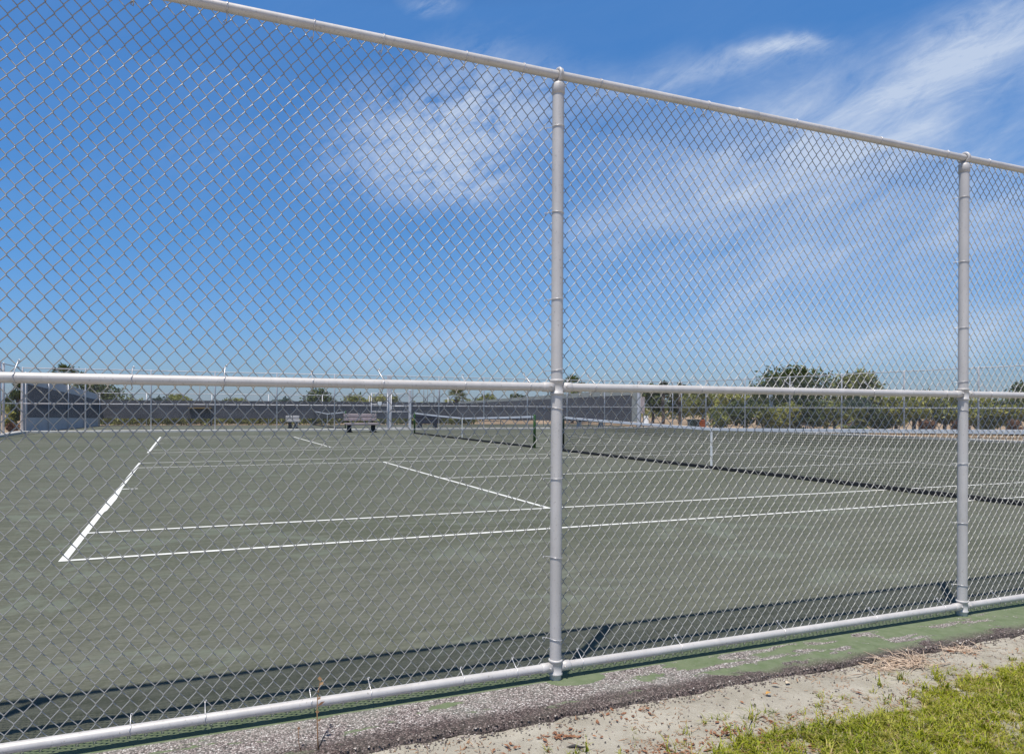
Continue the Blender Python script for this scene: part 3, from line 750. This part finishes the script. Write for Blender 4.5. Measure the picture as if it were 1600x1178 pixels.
far_fence('chain_link_fence', 'chain link side fence at the far left edge of the courts', (XW, -3.6), (XW, YN - .3), [0.1 + 3.2 * i for i in range(11)] + [31.45], 3.16, 1.43, r=.05)

# gate in the distant fence
def gate():
    xa, xb = line_x(578, YN), line_x(606, YN); xc = line_x(639, YN)
    g = empty('gate', (xa, YN - .12, 0), label='double gate in the distant fence beside the weathered bench, with a small white sign', cat='gate')
    for i, (s, e) in enumerate(((0.05, xb - xa - .05), (xb - xa + .18, xc - xa - .03))):
        b = MB(); r = .024
        b.tube([(s, 0, .12), (s, 0, 2.15)], r, 8); b.tube([(e, 0, .12), (e, 0, 2.15)], r, 8)
        for z in (.14, 1.08, 1.50 if i == 0 else 1.40, 2.12): b.tube([(s, 0, z), (e, 0, z)], r * .9, 8)
        lf = b.build('gate_leaf', M['farpipe'], g)
        b = MB(); b.add([(s, .03, .12), (e, .03, .12), (e, .03, 2.1), (s, .03, 2.1)], [(0, 1, 2, 3)]); b.build('wire_mesh', M['veil'], lf)
    b = MB(); b.box((.42, -.05, 1.42), (.66, -.03, 1.66), .006); b.build('sign_plate', M['sign_white'], g)
    b = MB(); b.box((xc - xa - .05, -.04, -.04), (xc - xa + .10, .06, 2.35), .015); b.build('gate_post', M['farpipe'], g)
gate()

# third court's screened enclosure
def wing(P, Q, zt0, zt1, pt0, pt1, zb0, zb1, pale_below, label, end_w):
    """screen wall from P to Q. dark cloth between zb and zt, pale band above to pt"""
    L = (Q - P).length; a = atan2(Q.y - P.y, Q.x - P.x)
    g = empty('windscreen_wall', (P.x, P.y, 0), a, label=label, cat='screen')
    b = MB(); t = .05; e = end_w
    def slab(x0, x1, a0, a1, c0, c1, y0, y1):
        b.add([(x0, y0, a0), (x1, y0, a1), (x1, y0, c1), (x0, y0, c0), (x0, y1, a0), (x1, y1, a1), (x1, y1, c1), (x0, y1, c0)],
              [(0, 1, 2, 3), (5, 4, 7, 6), (4, 0, 3, 7), (1, 5, 6, 2), (3, 2, 6, 7), (4, 5, 1, 0)])
    slab(0, L, zb0 if not pale_below else 0, zb1 if not pale_below else 0, pt0, pt1, -t, t); b.build('panel', M['wallgrey'] if pale_below else M['wallgreen'], g)
    b = MB(); slab(e, L - .02, zb0, zb1, zt0, zt1, -t - .012, t + .012); b.build('dark_cloth', M['screen'], g)
    n = 5
    for i in range(n):
        x = .1 + (L - .2) * i / (n - 1)
        q = MB(); q.lathe((0, 0, 0), [(.03, 0), (.03, pt0 + (pt1 - pt0) * x / L + .05)], 8); q.build('post', M['farpipe'], g, (x, -.13 if True else 0, 0))
    return g
LW0, LW1 = at(34, 33.6), at(153, 46)
wing(LW0, LW1, 2.40, 1.72, 2.95, 2.10, .74, .52, True, 'dark windscreen wall tapering away on the left with pale base panels', .55)
RW0, RW1 = at(997, 47.6), at(716, 53.5)
wing(RW0, RW1, 2.28, 1.66, 2.72, 1.78, .42, .44, False, 'dark windscreen wall rising towards the right end of the far court', .42)
def back_screen():
    P, Q = LW1, RW1; L = (Q - P).length; a = atan2(Q.y - P.y, Q.x - P.x)
    g = empty('windscreen_fence', (P.x, P.y, 0), a, label='long low dark windscreen fence behind the far practice court', cat='screen')
    b = MB(); N = 60; vs = []; fs = []
    for i in range(N + 1):
        x = L * i / N; zz = 1.74 + .025 * noise.noise((x * .7, 0, 0)); zl = .50 + .03 * noise.noise((x * .9, 5, 0))
        y = -.06 + .03 * noise.noise((x * .8, 9, 0)); vs += [(x, y, zl), (x, y + .02 * sin(x * 2), (zl + zz) / 2), (x, y, zz)]
    for i in range(N):
        for k in range(2): q = i * 3 + k; fs.append((q, q + 3, q + 4, q + 1))
    b.add(vs, fs, True); b.build('dark_cloth', M['screen'], g)
    b = MB(); b.tube([(0, 0, 2.2), (L / 2, 0, 2.19), (L, 0, 2.2)], .022, 8); b.build('top_rail', M['farpipe'], g)
    b = MB(); b.lathe((0, 0, 0), [(.03, -.03), (.03, 2.22)], 8); po = None
    for u in (229, 331, 419.6, 503.6, 577, 640, 700):
        t = (u - 153) / (716 - 153); zz = 46 / (1 - t * (1 - 46 / 53.5)); x = (at(u, zz) - P).length
        if po is None: po = b.build('post', M['farpipe'], g, (x, 0, 0))
        else: dup(po, g, (x, 0, 0))
back_screen()

# ------------------------------------------------------------------ tennis nets
def net(name, label, y0, y1, x, cs=0.045, doubled=True, hend=1.07, postmat=M['netgreen'], rr=0.0024, axis_y=True, loc=None):
    g = empty(name, loc or (x, y0, 0), label=label, cat='net')
    L = y1 - y0
    def topz(s): return .914 + (hend - .914) * (abs(s - L / 2) / (L / 2)) ** 1.15
    b = MB(); b.lathe((0, 0, 0), [(.045, -.02), (.045, hend + .02), (.03, hend + .04)], 12); po = b.build('post', postmat, g, (0, -.02, 0)); dup(po, g, (0, L + .02, 0))
    b = MB(); n = int(L / cs); nh = int(.86 / cs)
    def ribbon(p, q, w):
        p, q = Vector(p), Vector(q); d = (q - p).normalized(); a = Vector((1, 0, 0)); c = d.cross(a) * w
        vs = [p + a * w, p + c, p - a * w, p - c, q + a * w, q + c, q - a * w, q - c]
        b.add(vs, [(0, 1, 5, 4), (1, 2, 6, 5), (2, 3, 7, 6), (3, 0, 4, 7)])
    sag = lambda s: 0.02 * sin(s * 1.1)
    for i in range(1, n):
        s = i * L / n; ribbon((sag(s), s, .05), (sag(s), s, topz(s) - .03), rr)
    seg = 40
    for j in range(nh + 1):
        f = j / nh
        for i in range(seg):
            s0, s1 = i * L / seg, (i + 1) * L / seg
            z0 = .05 + (topz(s0) - .08) * f; z1 = .05 + (topz(s1) - .08) * f
            ribbon((sag(s0), s0, z0), (sag(s1), s1, z1), rr)
    if doubled:
        for i in range(1, n):
            s = (i + .5) * L / n; ribbon((.012 + sag(s), s, topz(s) - .30), (.012 + sag(s), s, topz(s) - .03), rr)
        for j in range(6):
            for i in range(seg):
                s0, s1 = i * L / seg, (i + 1) * L / seg
                ribbon((.012 + sag(s0), s0, topz(s0) - .30 + j * cs), (.012 + sag(s1), s1, topz(s1) - .30 + j * cs), rr)
    b.build('netting', M['black'], g)
    b = MB(); vs = []; fs = []
    for i in range(seg + 1):
        s = i * L / seg; z = topz(s); w = .009
        vs += [(-w + sag(s), s, z - .062), (-w + sag(s), s, z - .004), (sag(s), s, z), (w + sag(s), s, z - .004), (w + sag(s), s, z - .062)]
    for i in range(seg):
        for k in range(4): q = i * 5 + k; fs.append((q, q + 5, q + 6, q + 1))
    b.add(vs, fs); b.build('headband', M['headband'], g)
    b = MB(); b.box((-.012, L / 2 - .026, .0), (.012, L / 2 + .026, topz(L / 2) - .004), .003); b.build('centre_strap', M['white_paint'], g)
    b = MB(); b.box((-.028, .02, .006), (.028, L - .02, .072), .006); b.build('bottom_band_and_shade', M['black'], g)  # bottom tape, thickened in black to include the shadow along its foot
    return g
net('tennis_net', 'near tennis net with white headband crossing the nearest court', -.914, 11.884, 11.885, postmat=M['darkgreen_post'])
net('tennis_net', 'second tennis net with green posts on the court behind', 14.68 - .914, 14.68 + 11.884, 11.885, cs=.055, rr=.0015)
P3 = at(540, 40.5); 
net('tennis_net', 'farthest tennis net sagging across the court beyond the distant fence', 0, 11.0, 0, cs=.09, doubled=False, rr=.002, loc=(P3.x, 33.4, 0))

# ------------------------------------------------------------------ benches, bins and small things
def bench(name, u, depth, w, label, mat, legm, boards=2, seat=True, rz=0.0, h=.98, group='park benches'):
    p = at(u, depth); g = empty(name, (p.x, p.y, 0), rz, label=label, cat='bench', group=group)
    # seen from in front: back boards above the seat edge, on two dark pedestal legs
    y = .22
    for i in range(boards):
        z1 = h - i * .20
        b = MB(); k = 2
        for q in range(k):
            xa = -w / 2 + q * w / k + .015; xb = -w / 2 + (q + 1) * w / k - .015
            b.box((xa, y - .03, z1 - .17), (xb, y + .02, z1), .02)
        b.build('back_board', mat, g)
    b = MB()
    for q in range(3): b.box((-w / 2, -.30 + q * .15, .455), (w / 2, -.30 + q * .15 + .13, .50), .012)
    b.box((-w / 2, -.325, .40), (w / 2, -.302, .50), .008); b.build('seat', mat, g)
    b = MB(); b.box((-w / 2 + .10, -.22, .385), (w / 2 - .10, .18, .45), .01); b.build('seat_frame', legm, g)
    for sx in (-1, 1):
        b = MB(); x = sx * (w / 2 - .26)
        b.add([(x - .10, -.2, 0), (x + .10, -.2, 0), (x + .10, .2, 0), (x - .10, .2, 0), (x - .07, -.16, .39), (x + .07, -.16, .39), (x + .07, .16, .39), (x - .07, .16, .39)],
              [(0, 3, 2, 1), (4, 5, 6, 7), (0, 1, 5, 4), (1, 2, 6, 5), (2, 3, 7, 6), (3, 0, 4, 7)])
        b.box((x - .14, -.24, 0), (x + .14, .24, .05)); b.build('leg', legm, g)
        b = MB(); b.box((x - .03, y + .021, .45), (x + .03, y + .06, h - .03), .004); b.build('back_support', legm, g)
    return g
bench('bench', 564.5, 36.6, 1.82, 'weathered pinkish bench with black legs in front of the distant fence', M['pinkgrey'], M['black'])
bench('bench', 458, 43, .88, 'small pale bench on dark legs on the far practice court', simple('pale_bench', (.50, .48, .47), .7), M['black'], h=.78)
bench('bench', 668, 41.5, 1.5, 'dark blue bench seen through the second net', M['darkblue'], M['darkblue'], h=.85)
bench('bench', 922, 48.3, 2.3, 'long low dark blue bench by the right hand windscreen wall', M['darkblue'], M['farpipe'], boards=1, h=.66)
def bin_(name, u, depth, w, h, mat, label, lid):
    p = at(u, depth); g = empty(name, (p.x, p.y, -.05), .1, label=label, cat='bin')
    b = MB(); b.add([(-w / 2 * .85, -w * .35, .03), (w / 2 * .85, -w * .35, .03), (w / 2 * .85, w * .35, .03), (-w / 2 * .85, w * .35, .03), (-w / 2, -w * .42, h * .9), (w / 2, -w * .42, h * .9), (w / 2, w * .42, h * .9), (-w / 2, w * .42, h * .9)],
                    [(0, 3, 2, 1), (4, 5, 6, 7), (0, 1, 5, 4), (1, 2, 6, 5), (2, 3, 7, 6), (3, 0, 4, 7)]); b.box((-w / 2 * .97, -w * .44, h * .72), (w / 2 * .97, w * .44, h * .78)); b.build('bin_body', mat, g)
    b = MB(); b.box((-w / 2 - .02, -w * .45, h * .902), (w / 2 + .02, w * .45, h), .02); b.build('lid', lid, g)
bin_('storage_bin', 1083.5, 50, .66, .62, M['bin_green'], 'dark green bin standing left of the orange bin beyond the fence', M['bin_green'])
bin_('storage_bin', 1096.5, 50.2, .48, .60, M['bin_orange'], 'orange bin standing right of the dark green bin', M['bin_orange'])
def lounger(u, depth, label, w=.62, h=.62):
    p = at(u, depth); g = empty('folding_chair', (p.x, p.y, -.05), 0, label=label, cat='chair', group='white low chairs beyond the fence')
    b = MB()
    b.add([(-w / 2, 0, .28), (w / 2, 0, .28), (w / 2, .5, .24), (-w / 2, .5, .24), (-w / 2, 0, .31), (w / 2, 0, .31), (w / 2, .5, .27), (-w / 2, .5, .27)], [(0, 3, 2, 1), (4, 5, 6, 7), (0, 1, 5, 4), (1, 2, 6, 5), (2, 3, 7, 6), (3, 0, 4, 7)])
    b.build('seat', M['sign_white'], g)
    b = MB(); b.add([(-w / 2, .5, .24), (w / 2, .5, .24), (w / 2 + .12, .72, h + .1), (-w / 2 + .25, .72, h + .1), (-w / 2, .53, .24), (w / 2, .53, .24), (w / 2 + .12, .75, h + .1), (-w / 2 + .25, .75, h + .1)], [(0, 1, 2, 3), (5, 4, 7, 6), (3, 2, 6, 7), (0, 3, 7, 4), (1, 5, 6, 2)])
    b.build('backrest', M['sign_white'], g)
    for sx in (-1, 1):
        for yy in (.04, .48): b = MB(); b.tube([(sx * w * .45, yy, 0), (sx * w * .45, yy, .28)], .018, 6); b.build('leg', M['sign_white'], g)
lounger(1016, 50, 'white low chair beyond the fence corner, left of the bins', .5, .75); lounger(1113, 50, 'white low chair right of the orange bin', .6, .35)
# upright pinkish notice panel at the corner
p = at(1004, 48.5); g = empty('notice_board', (p.x, p.y, -.05), 0, label='tall pinkish white panel standing just right of the windscreen wall', cat='board')
b = MB(); b.box((-.16, -.03, 1.05), (.16, .03, 2.2), .01); b.build('panel', M['pink_panel'], g)
for sx in (-.12, .12): b = MB(); b.tube([(sx, .05, 0), (sx, .05, 2.1)], .03, 8); b.build('post', M['farpipe'], g)
# lamp post beyond the fence on the right
p = at(1203, 46); g = empty('utility_box_post', (p.x, p.y, -.05), 0, label='pale blue grey post with a box beside the dark palm trunk', cat='post')
b = MB(); b.tube([(0, 0, 0), (0, 0, 2.6)], .05, 8); b.build('pole', M['farpipe'], g)
b = MB(); b.box((-.16, -.12, 1.55), (.16, -.05, 2.45), .02); b.build('box', simple('pale_blue_box', (.50, .56, .66), .5), g)
# low dark shelter with rusty edge behind the left part of the screen
p = at(313, 52); g = empty('shelter', (p.x, p.y, -.05), -.1, label='low dark shelter with rusty yellow roof edge at the dark screen', cat='shelter')
p2 = at(313, 47.6); g.location = (p2.x, p2.y, 0)
b = MB(); b.box((-.75, -.5, 1.18), (.75, .5, 1.25), .01); b.build('roof', M['rust'], g)
b = MB(); b.box((-.72, .30, .55), (.72, .36, 1.17)); b.build('back_panel', M['screen'], g)
for sx in (-.7, .7):
    for sy in (-.45, .45): b = MB(); b.tube([(sx, sy, 0), (sx, sy, 1.18)], .03, 6); b.build('post', M['black'], g)
# slender masts far behind
for i, (u, vt) in enumerate(((312, 603), (645, 598), (662, 600), (668, 607), (678, 600), (1507 - 820, 592))):
    p = at(u, 95 + i * 3); b = MB(); h = at(u, 95 + i * 3, vt).z
    b.lathe((0, 0, 0), [(.10, -.1), (.05, h)], 8)
    tag(b.build('pole', simple('grey_pole', (.20, .21, .22), .6), loc=(p.x, p.y, 0)), ('slender grey pole above the dark shelter on the left', 'slender pole just right of the gate', 'tallest slender pole between the gate and the small palm', 'shortest slender pole between the gate and the small palm', 'slender pole left of the small palm', 'slender pole touching the small palm')[i], 'pole', 'slender poles on the horizon')

# ------------------------------------------------------------------ trees
def leaf_cloud(b, c, rx, ry, rz_, n, s, r, shell=.55, flat=.0):
    cx, cy, cz = c
    for i in range(n):
        while True:
            x, y, z = r.uniform(-1, 1), r.uniform(-1, 1), r.uniform(-1, 1); d = x * x + y * y + z * z
            if shell * shell * r.random() < d < 1: break
        k = 1 + .55 * noise.noise((x * 2.2 + cx, y * 2.2 + cy, z * 2.2)) + (.25 * r.random() if r.random() < .12 else 0)
        px, py, pz = cx + x * rx * k, cy + y * ry * k, cz + z * rz_ * k
        if pz < 0.05: continue
        a = Vector((r.gauss(0, 1), r.gauss(0, 1), r.gauss(0, 1))).normalized(); q = a.orthogonal().normalized(); q.rotate(Matrix.Rotation(r.uniform(0, 6.28), 3, a)); t = a.cross(q)
        ss = s * r.uniform(.8, 1.7); P = Vector((px, py, pz))
        b.add([P - q * ss, P - t * ss * .4, P + q * ss, P + t * ss * .4], [(0, 1, 2, 3)])
def tree(u, depth, vtop, wpx, mat, label, group, seed, clumps=9, trunk=True, n=190, s=.16, base=0.15, cat='tree', name='broadleaf_tree', dens=1.0):
    p = at(u, depth); H = at(u, depth, vtop).z; W = wpx / F * depth / 2; r = random.Random(seed)
    g = empty(name, (p.x, p.y, -.05), r.uniform(0, .1), label=label, cat=cat, group=group)
    b = MB(); ch = H * (1 - base); tips = []
    for i in range(clumps):
        f = r.random(); zc = H * base + ch * (.18 + .62 * f); rr_ = W * r.uniform(.32, .55)
        lim = W * (1 - .45 * abs(f - .45)) - rr_ * .8; an = r.uniform(0, 6.28); q = sqrt(r.random()) * max(lim, .1)
        c = (cos(an) * q, sin(an) * q * .8, min(zc, H - rr_ * .75)); tips.append(c)
        leaf_cloud(b, c, rr_, rr_, rr_ * .8, int(n * dens * 1.5), s, r)
    b.build('crown', M[mat], g)
    if trunk:
        t = MB(); th = H * (base + .25); rt_ = .05 + H * .018
        t.tube([(0, 0, -.1), (.05, .02, th * .5), (.0, .05, th)], [rt_ * 1.25, rt_, rt_ * .7], 8)
        for c in tips[:6]: t.tube([(0, .05, th * .8), (c[0] * .5, c[1] * .5, (th + c[2]) / 2 + .1), c], [rt_ * .55, rt_ * .35, rt_ * .12], 6)
        t.build('trunk', M['bark'], g)
    return g
def palm(u, depth, vtop, label, seed, fr=26, flen=1.5, trunk_r=.14, skirt=0, wide=.10, mat='leaf_dark', group='palms around the courts'):
    p = at(u, depth); H = at(u, depth, vtop).z; r = random.Random(seed); th = max(.3, H - flen * .55)
    g = empty('palm_tree', (p.x, p.y, -.05), 0, label=label, cat='palm tree', group=group)
    t = MB(); n = 8; t.tube([(.04 * sin(i), 0, th * i / n) for i in range(n + 1)], [trunk_r * (1.15 if i % 2 else .95) for i in range(n + 1)], 9); t.build('trunk', M['palm_bark'], g)
    def fronds(cnt, e0, e1, m_, nm, ln):
        b = MB()
        for i in range(cnt):
            az = r.uniform(0, 6.28); el = r.uniform(e0, e1); L = ln * r.uniform(.75, 1.1); d = Vector((cos(az) * cos(el), sin(az) * cos(el), sin(el))); q = Vector((0, 0, th)); side = Vector((-sin(az), cos(az), 0))
            # fan frond: a stalk then a burst of blades
            mid_ = q + d * L * .45; b.tube([tuple(q), tuple(mid_)], .012, 4, caps=False)
            for k_ in range(11):
                a = (k_ / 10 - .5) * 2.3; dd = (d * cos(a) + side * sin(a)).normalized(); e = mid_ + dd * L * .55 * (1 - .15 * abs(a)); e.z -= .18 * L * r.uniform(.4, 1.2)
                w = dd.cross(Vector((0, 0, 1))); w = w.normalized() * wide if w.length > .01 else side * wide; m2 = mid_.lerp(e, .55) + Vector((0, 0, .05))
                b.add([mid_, m2 - w * .6, e, m2 + w * .6], [(0, 1, 2, 3)])
        b.build(nm, m_, g)
    fronds(fr, -.5, 1.45, M[mat], 'crown', flen)
    if skirt: fronds(skirt, -1.4, -.6, M['dry_straw'], 'dead_fronds', flen * .9)
    return g
G1 = 'trees behind the right side fence'
tree(1240, 49, 573, 150, 'leaf_dark', 'tallest dark leafy tree right of centre with ragged top above the middle rail', G1, 1, 16, n=330, s=.13, base=.12)
tree(1338, 47, 577, 118, 'leaf_mid', 'dense rounded olive tree right of the tallest dark tree', G1, 2, 15, n=330, s=.12, base=.05)
tree(1208, 54, 586, 70, 'leaf_blue', 'grey green thin tree at the left shoulder of the tallest dark tree', G1, 3, 8, n=170, s=.13)
tree(1428, 46, 602, 60, 'leaf_dark', 'low dark tree between the olive tree and the right post', G1, 4, 8, n=260, s=.12)
tree(1476, 47, 609, 60, 'leaf_mid', 'low olive tree left of the right post', G1, 5, 8, n=230, s=.12)
tree(1608, 40, 588, 90, 'leaf_dark', 'dark tree cut by the right edge of the picture', G1, 6, 10, n=260, s=.11)
tree(1545, 42, 612, 80, 'leaf_yellow', 'low yellow green tree right of the right post', G1, 7, 9, n=230, s=.11)
tree(1020, 66, 599, 60, 'leaf_dark', 'dark tree just right of the windscreen wall', G1, 8, 9, n=220, s=.15)
tree(1098, 60, 603, 74, 'leaf_mid', 'olive tree behind the bins', G1, 10, 10, n=240, s=.14)
tree(1062, 70, 601, 56, 'leaf_dark', 'dark tree left of the olive tree behind the bins', G1, 9, 8, n=200, s=.15)
tree(1150, 57, 607, 74, 'leaf_yellow', 'pale yellow green tree right of the bins', G1, 11, 10, n=240, s=.13)
tree(1183, 60, 603, 46, 'leaf_mid', 'narrow olive tree left of the tallest dark tree', G1, 12, 7, n=200, s=.14)
palm(1036, 62, 599, 'palm top rising over the middle rail above the fence corner', 1, 22, 1.3)
palm(1062, 62, 602, 'lower palm top right of the one above the fence corner', 2, 20, 1.1)
palm(1212, 46, 618, 'dark trunked palm beside the pale post on the right', 3, 22, 1.3, trunk_r=.17, skirt=14)
palm(1258, 44, 630, 'stout palm with thick dark trunk under the tallest tree', 4, 24, 1.3, trunk_r=.26, skirt=10)
palm(894, 64, 589, 'palm top peeping over the rail just right of the middle post', 5, 30, 1.5, group='palms around the courts')
palm(712, 72, 609, 'small palm standing over the dark screen behind the second net', 6, 28, 1.7, trunk_r=.3, skirt=8, mat='leaf_mid')
palm(100, 62, 571, 'tall palm poking above the rail on the left', 7, 40, 1.3)
palm(1332, 41, 640, 'low bushy palm in front of the olive tree', 8, 26, 1.2, skirt=8, mat='leaf_mid')
# bushes along the right fence
G2 = 'bushes along the right side fence'
r = random.Random(21)
specs = [(1128, 640, 'leaf_mid'), (1163, 632, 'leaf_dark'), (1200, 640, 'leaf_mid'), (1236, 636, 'leaf_yellow'), (1270, 630, 'leaf_dark'), (1304, 634, 'leaf_mid'), (1335, 628, 'leaf_blue'), (1368, 636, 'leaf_dark'), (1400, 626, 'leaf_yellow'), (1438, 620, 'leaf_yellow'), (1476, 632, 'leaf_mid'), (1512, 630, 'leaf_yellow'), (1548, 638, 'leaf_mid'), (1582, 630, 'leaf_yellow'), (1620, 626, 'leaf_mid')]
names_ = {'leaf_mid': 'olive', 'leaf_dark': 'dark green', 'leaf_yellow': 'yellow green', 'leaf_blue': 'grey green'}
ordn = ['first', 'second', 'third', 'fourth', 'fifth', 'sixth', 'seventh', 'eighth', 'ninth', 'tenth', 'eleventh', 'twelfth', 'thirteenth', 'fourteenth', 'fifteenth']
for i, (u, vt, mm) in enumerate(specs):
    dd = 45.5 - i * .45
    tree(u, dd, vt - 9, 62, mm, '%s bush behind the right side fence, %s counting from the fence corner' % (names_[mm], ordn[i]), G2, 30 + i, 6, trunk=True, n=230, s=.10, base=.13, cat='bush', name='bush')
for i, (u, dd, vt, w_) in enumerate(((1327, 41.5, 652, 26), (1452, 40.5, 655, 34), (1500, 39.5, 652, 30), (1585, 38, 654, 34))):
    tree(u, dd, vt, w_, 'leaf_red', 'reddish dry shrub low by the side fence, %s from the left' % ordn[i], 'reddish dry shrubs by the side fence', 60 + i, 4, trunk=True, n=110, s=.09, base=.02, cat='shrub', name='shrub')
# behind the windscreen fence
G3 = 'trees behind the windscreen fence'
for i, (u, dd, vt, w_, mm, lb, dn) in enumerate((
        (172, 66, 597, 84, 'leaf_dark', 'thin open tree above the left end of the windscreen wall', .45),
        (130, 64, 579, 92, 'leaf_dark', 'low dark crown spreading right of the tall left palm', .7),
        (28, 62, 577, 30, 'leaf_dark', 'small dark tree at the far left above the rail', .8),
        (285, 74, 616, 70, 'leaf_mid', 'low rounded olive tree over the left part of the screen', 1),
        (250, 80, 620, 50, 'leaf_blue', 'small grey green tree left of the rounded olive tree', 1),
        (497, 76, 603, 64, 'leaf_dark', 'sparse dark pine like tree over the middle of the screen', .6),
        (553, 72, 616, 56, 'leaf_mid', 'low olive tree left of the gate', 1),
        (595, 70, 611, 44, 'leaf_yellow', 'yellow green tree behind the gate', 1),
        (618, 74, 614, 30, 'leaf_mid', 'small olive tree just right of the gate post', 1),
        (755, 72, 615, 70, 'leaf_mid', 'wide low olive tree left of the middle post', 1),
        (808, 76, 611, 40, 'leaf_dark', 'open dark tree close left of the middle post', .5),
        (445, 82, 622, 60, 'leaf_blue', 'grey green low tree left of the sparse dark tree', 1),
        (370, 82, 623, 60, 'leaf_mid', 'low olive tree just topping the screen', 1))):
    tree(u, dd, vt, w_, mm, lb, G3, 80 + i, 9, n=200, s=.16, base=.1, dens=dn)
# plants in the gap by the left corner
for i, (u, dd, vt, w_, mm, lb) in enumerate(((20, 37, 610, 26, 'leaf_dark', 'tall dark shrub in the gap left of the windscreen wall'), (17, 36, 636, 22, 'leaf_yellow', 'yellow green shrub in the gap left of the windscreen wall'), (20, 35, 657, 24, 'leaf_red', 'low reddish plant at the foot of the left gap'))):
    tree(u, dd, vt, w_, mm, lb, 'plants by the left corner', 110 + i, 5, n=170, s=.07, base=.03, cat='shrub', name='shrub')
# continuous greenery beyond the screen, seen under and between things
def woods():
    b = MB(); r = random.Random(77)
    for i in range(150):
        u = -500 + i * 17 + r.uniform(-8, 8); dd = r.uniform(88, 120); p = at(u, dd); h = r.uniform(1.4, 2.3) + (1.0 if u > 1000 else 0)
        leaf_cloud(b, (p.x, p.y, h * .45), r.uniform(1.8, 3.2), r.uniform(1, 2), h * .55, 230, .24, r, .3)
    return b.build('woods', M['leaf_mid'])
tag(woods(), kind='stuff', label='low far tree line on the horizon', cat='woods')
def under():
    b = MB(); r = random.Random(78)
    for i in range(190):
        u = 150 + i * 3.1 + r.uniform(-3, 3); t = (u - 153) / 563; p = at(u, 46 / (1 - t * (1 - 46 / 53.5)) + r.uniform(1.6, 3.2)); h = r.uniform(.7, 1.2)
        leaf_cloud(b, (p.x, p.y, h * .4), .8, .5, h * .5, 130, .10, r, .3)
    return b.build('undergrowth', M['leaf_mid'])
tag(under(), kind='stuff', label='low scrub seen under the dark windscreen', cat='scrub')

scene.render.engine = 'CYCLES'
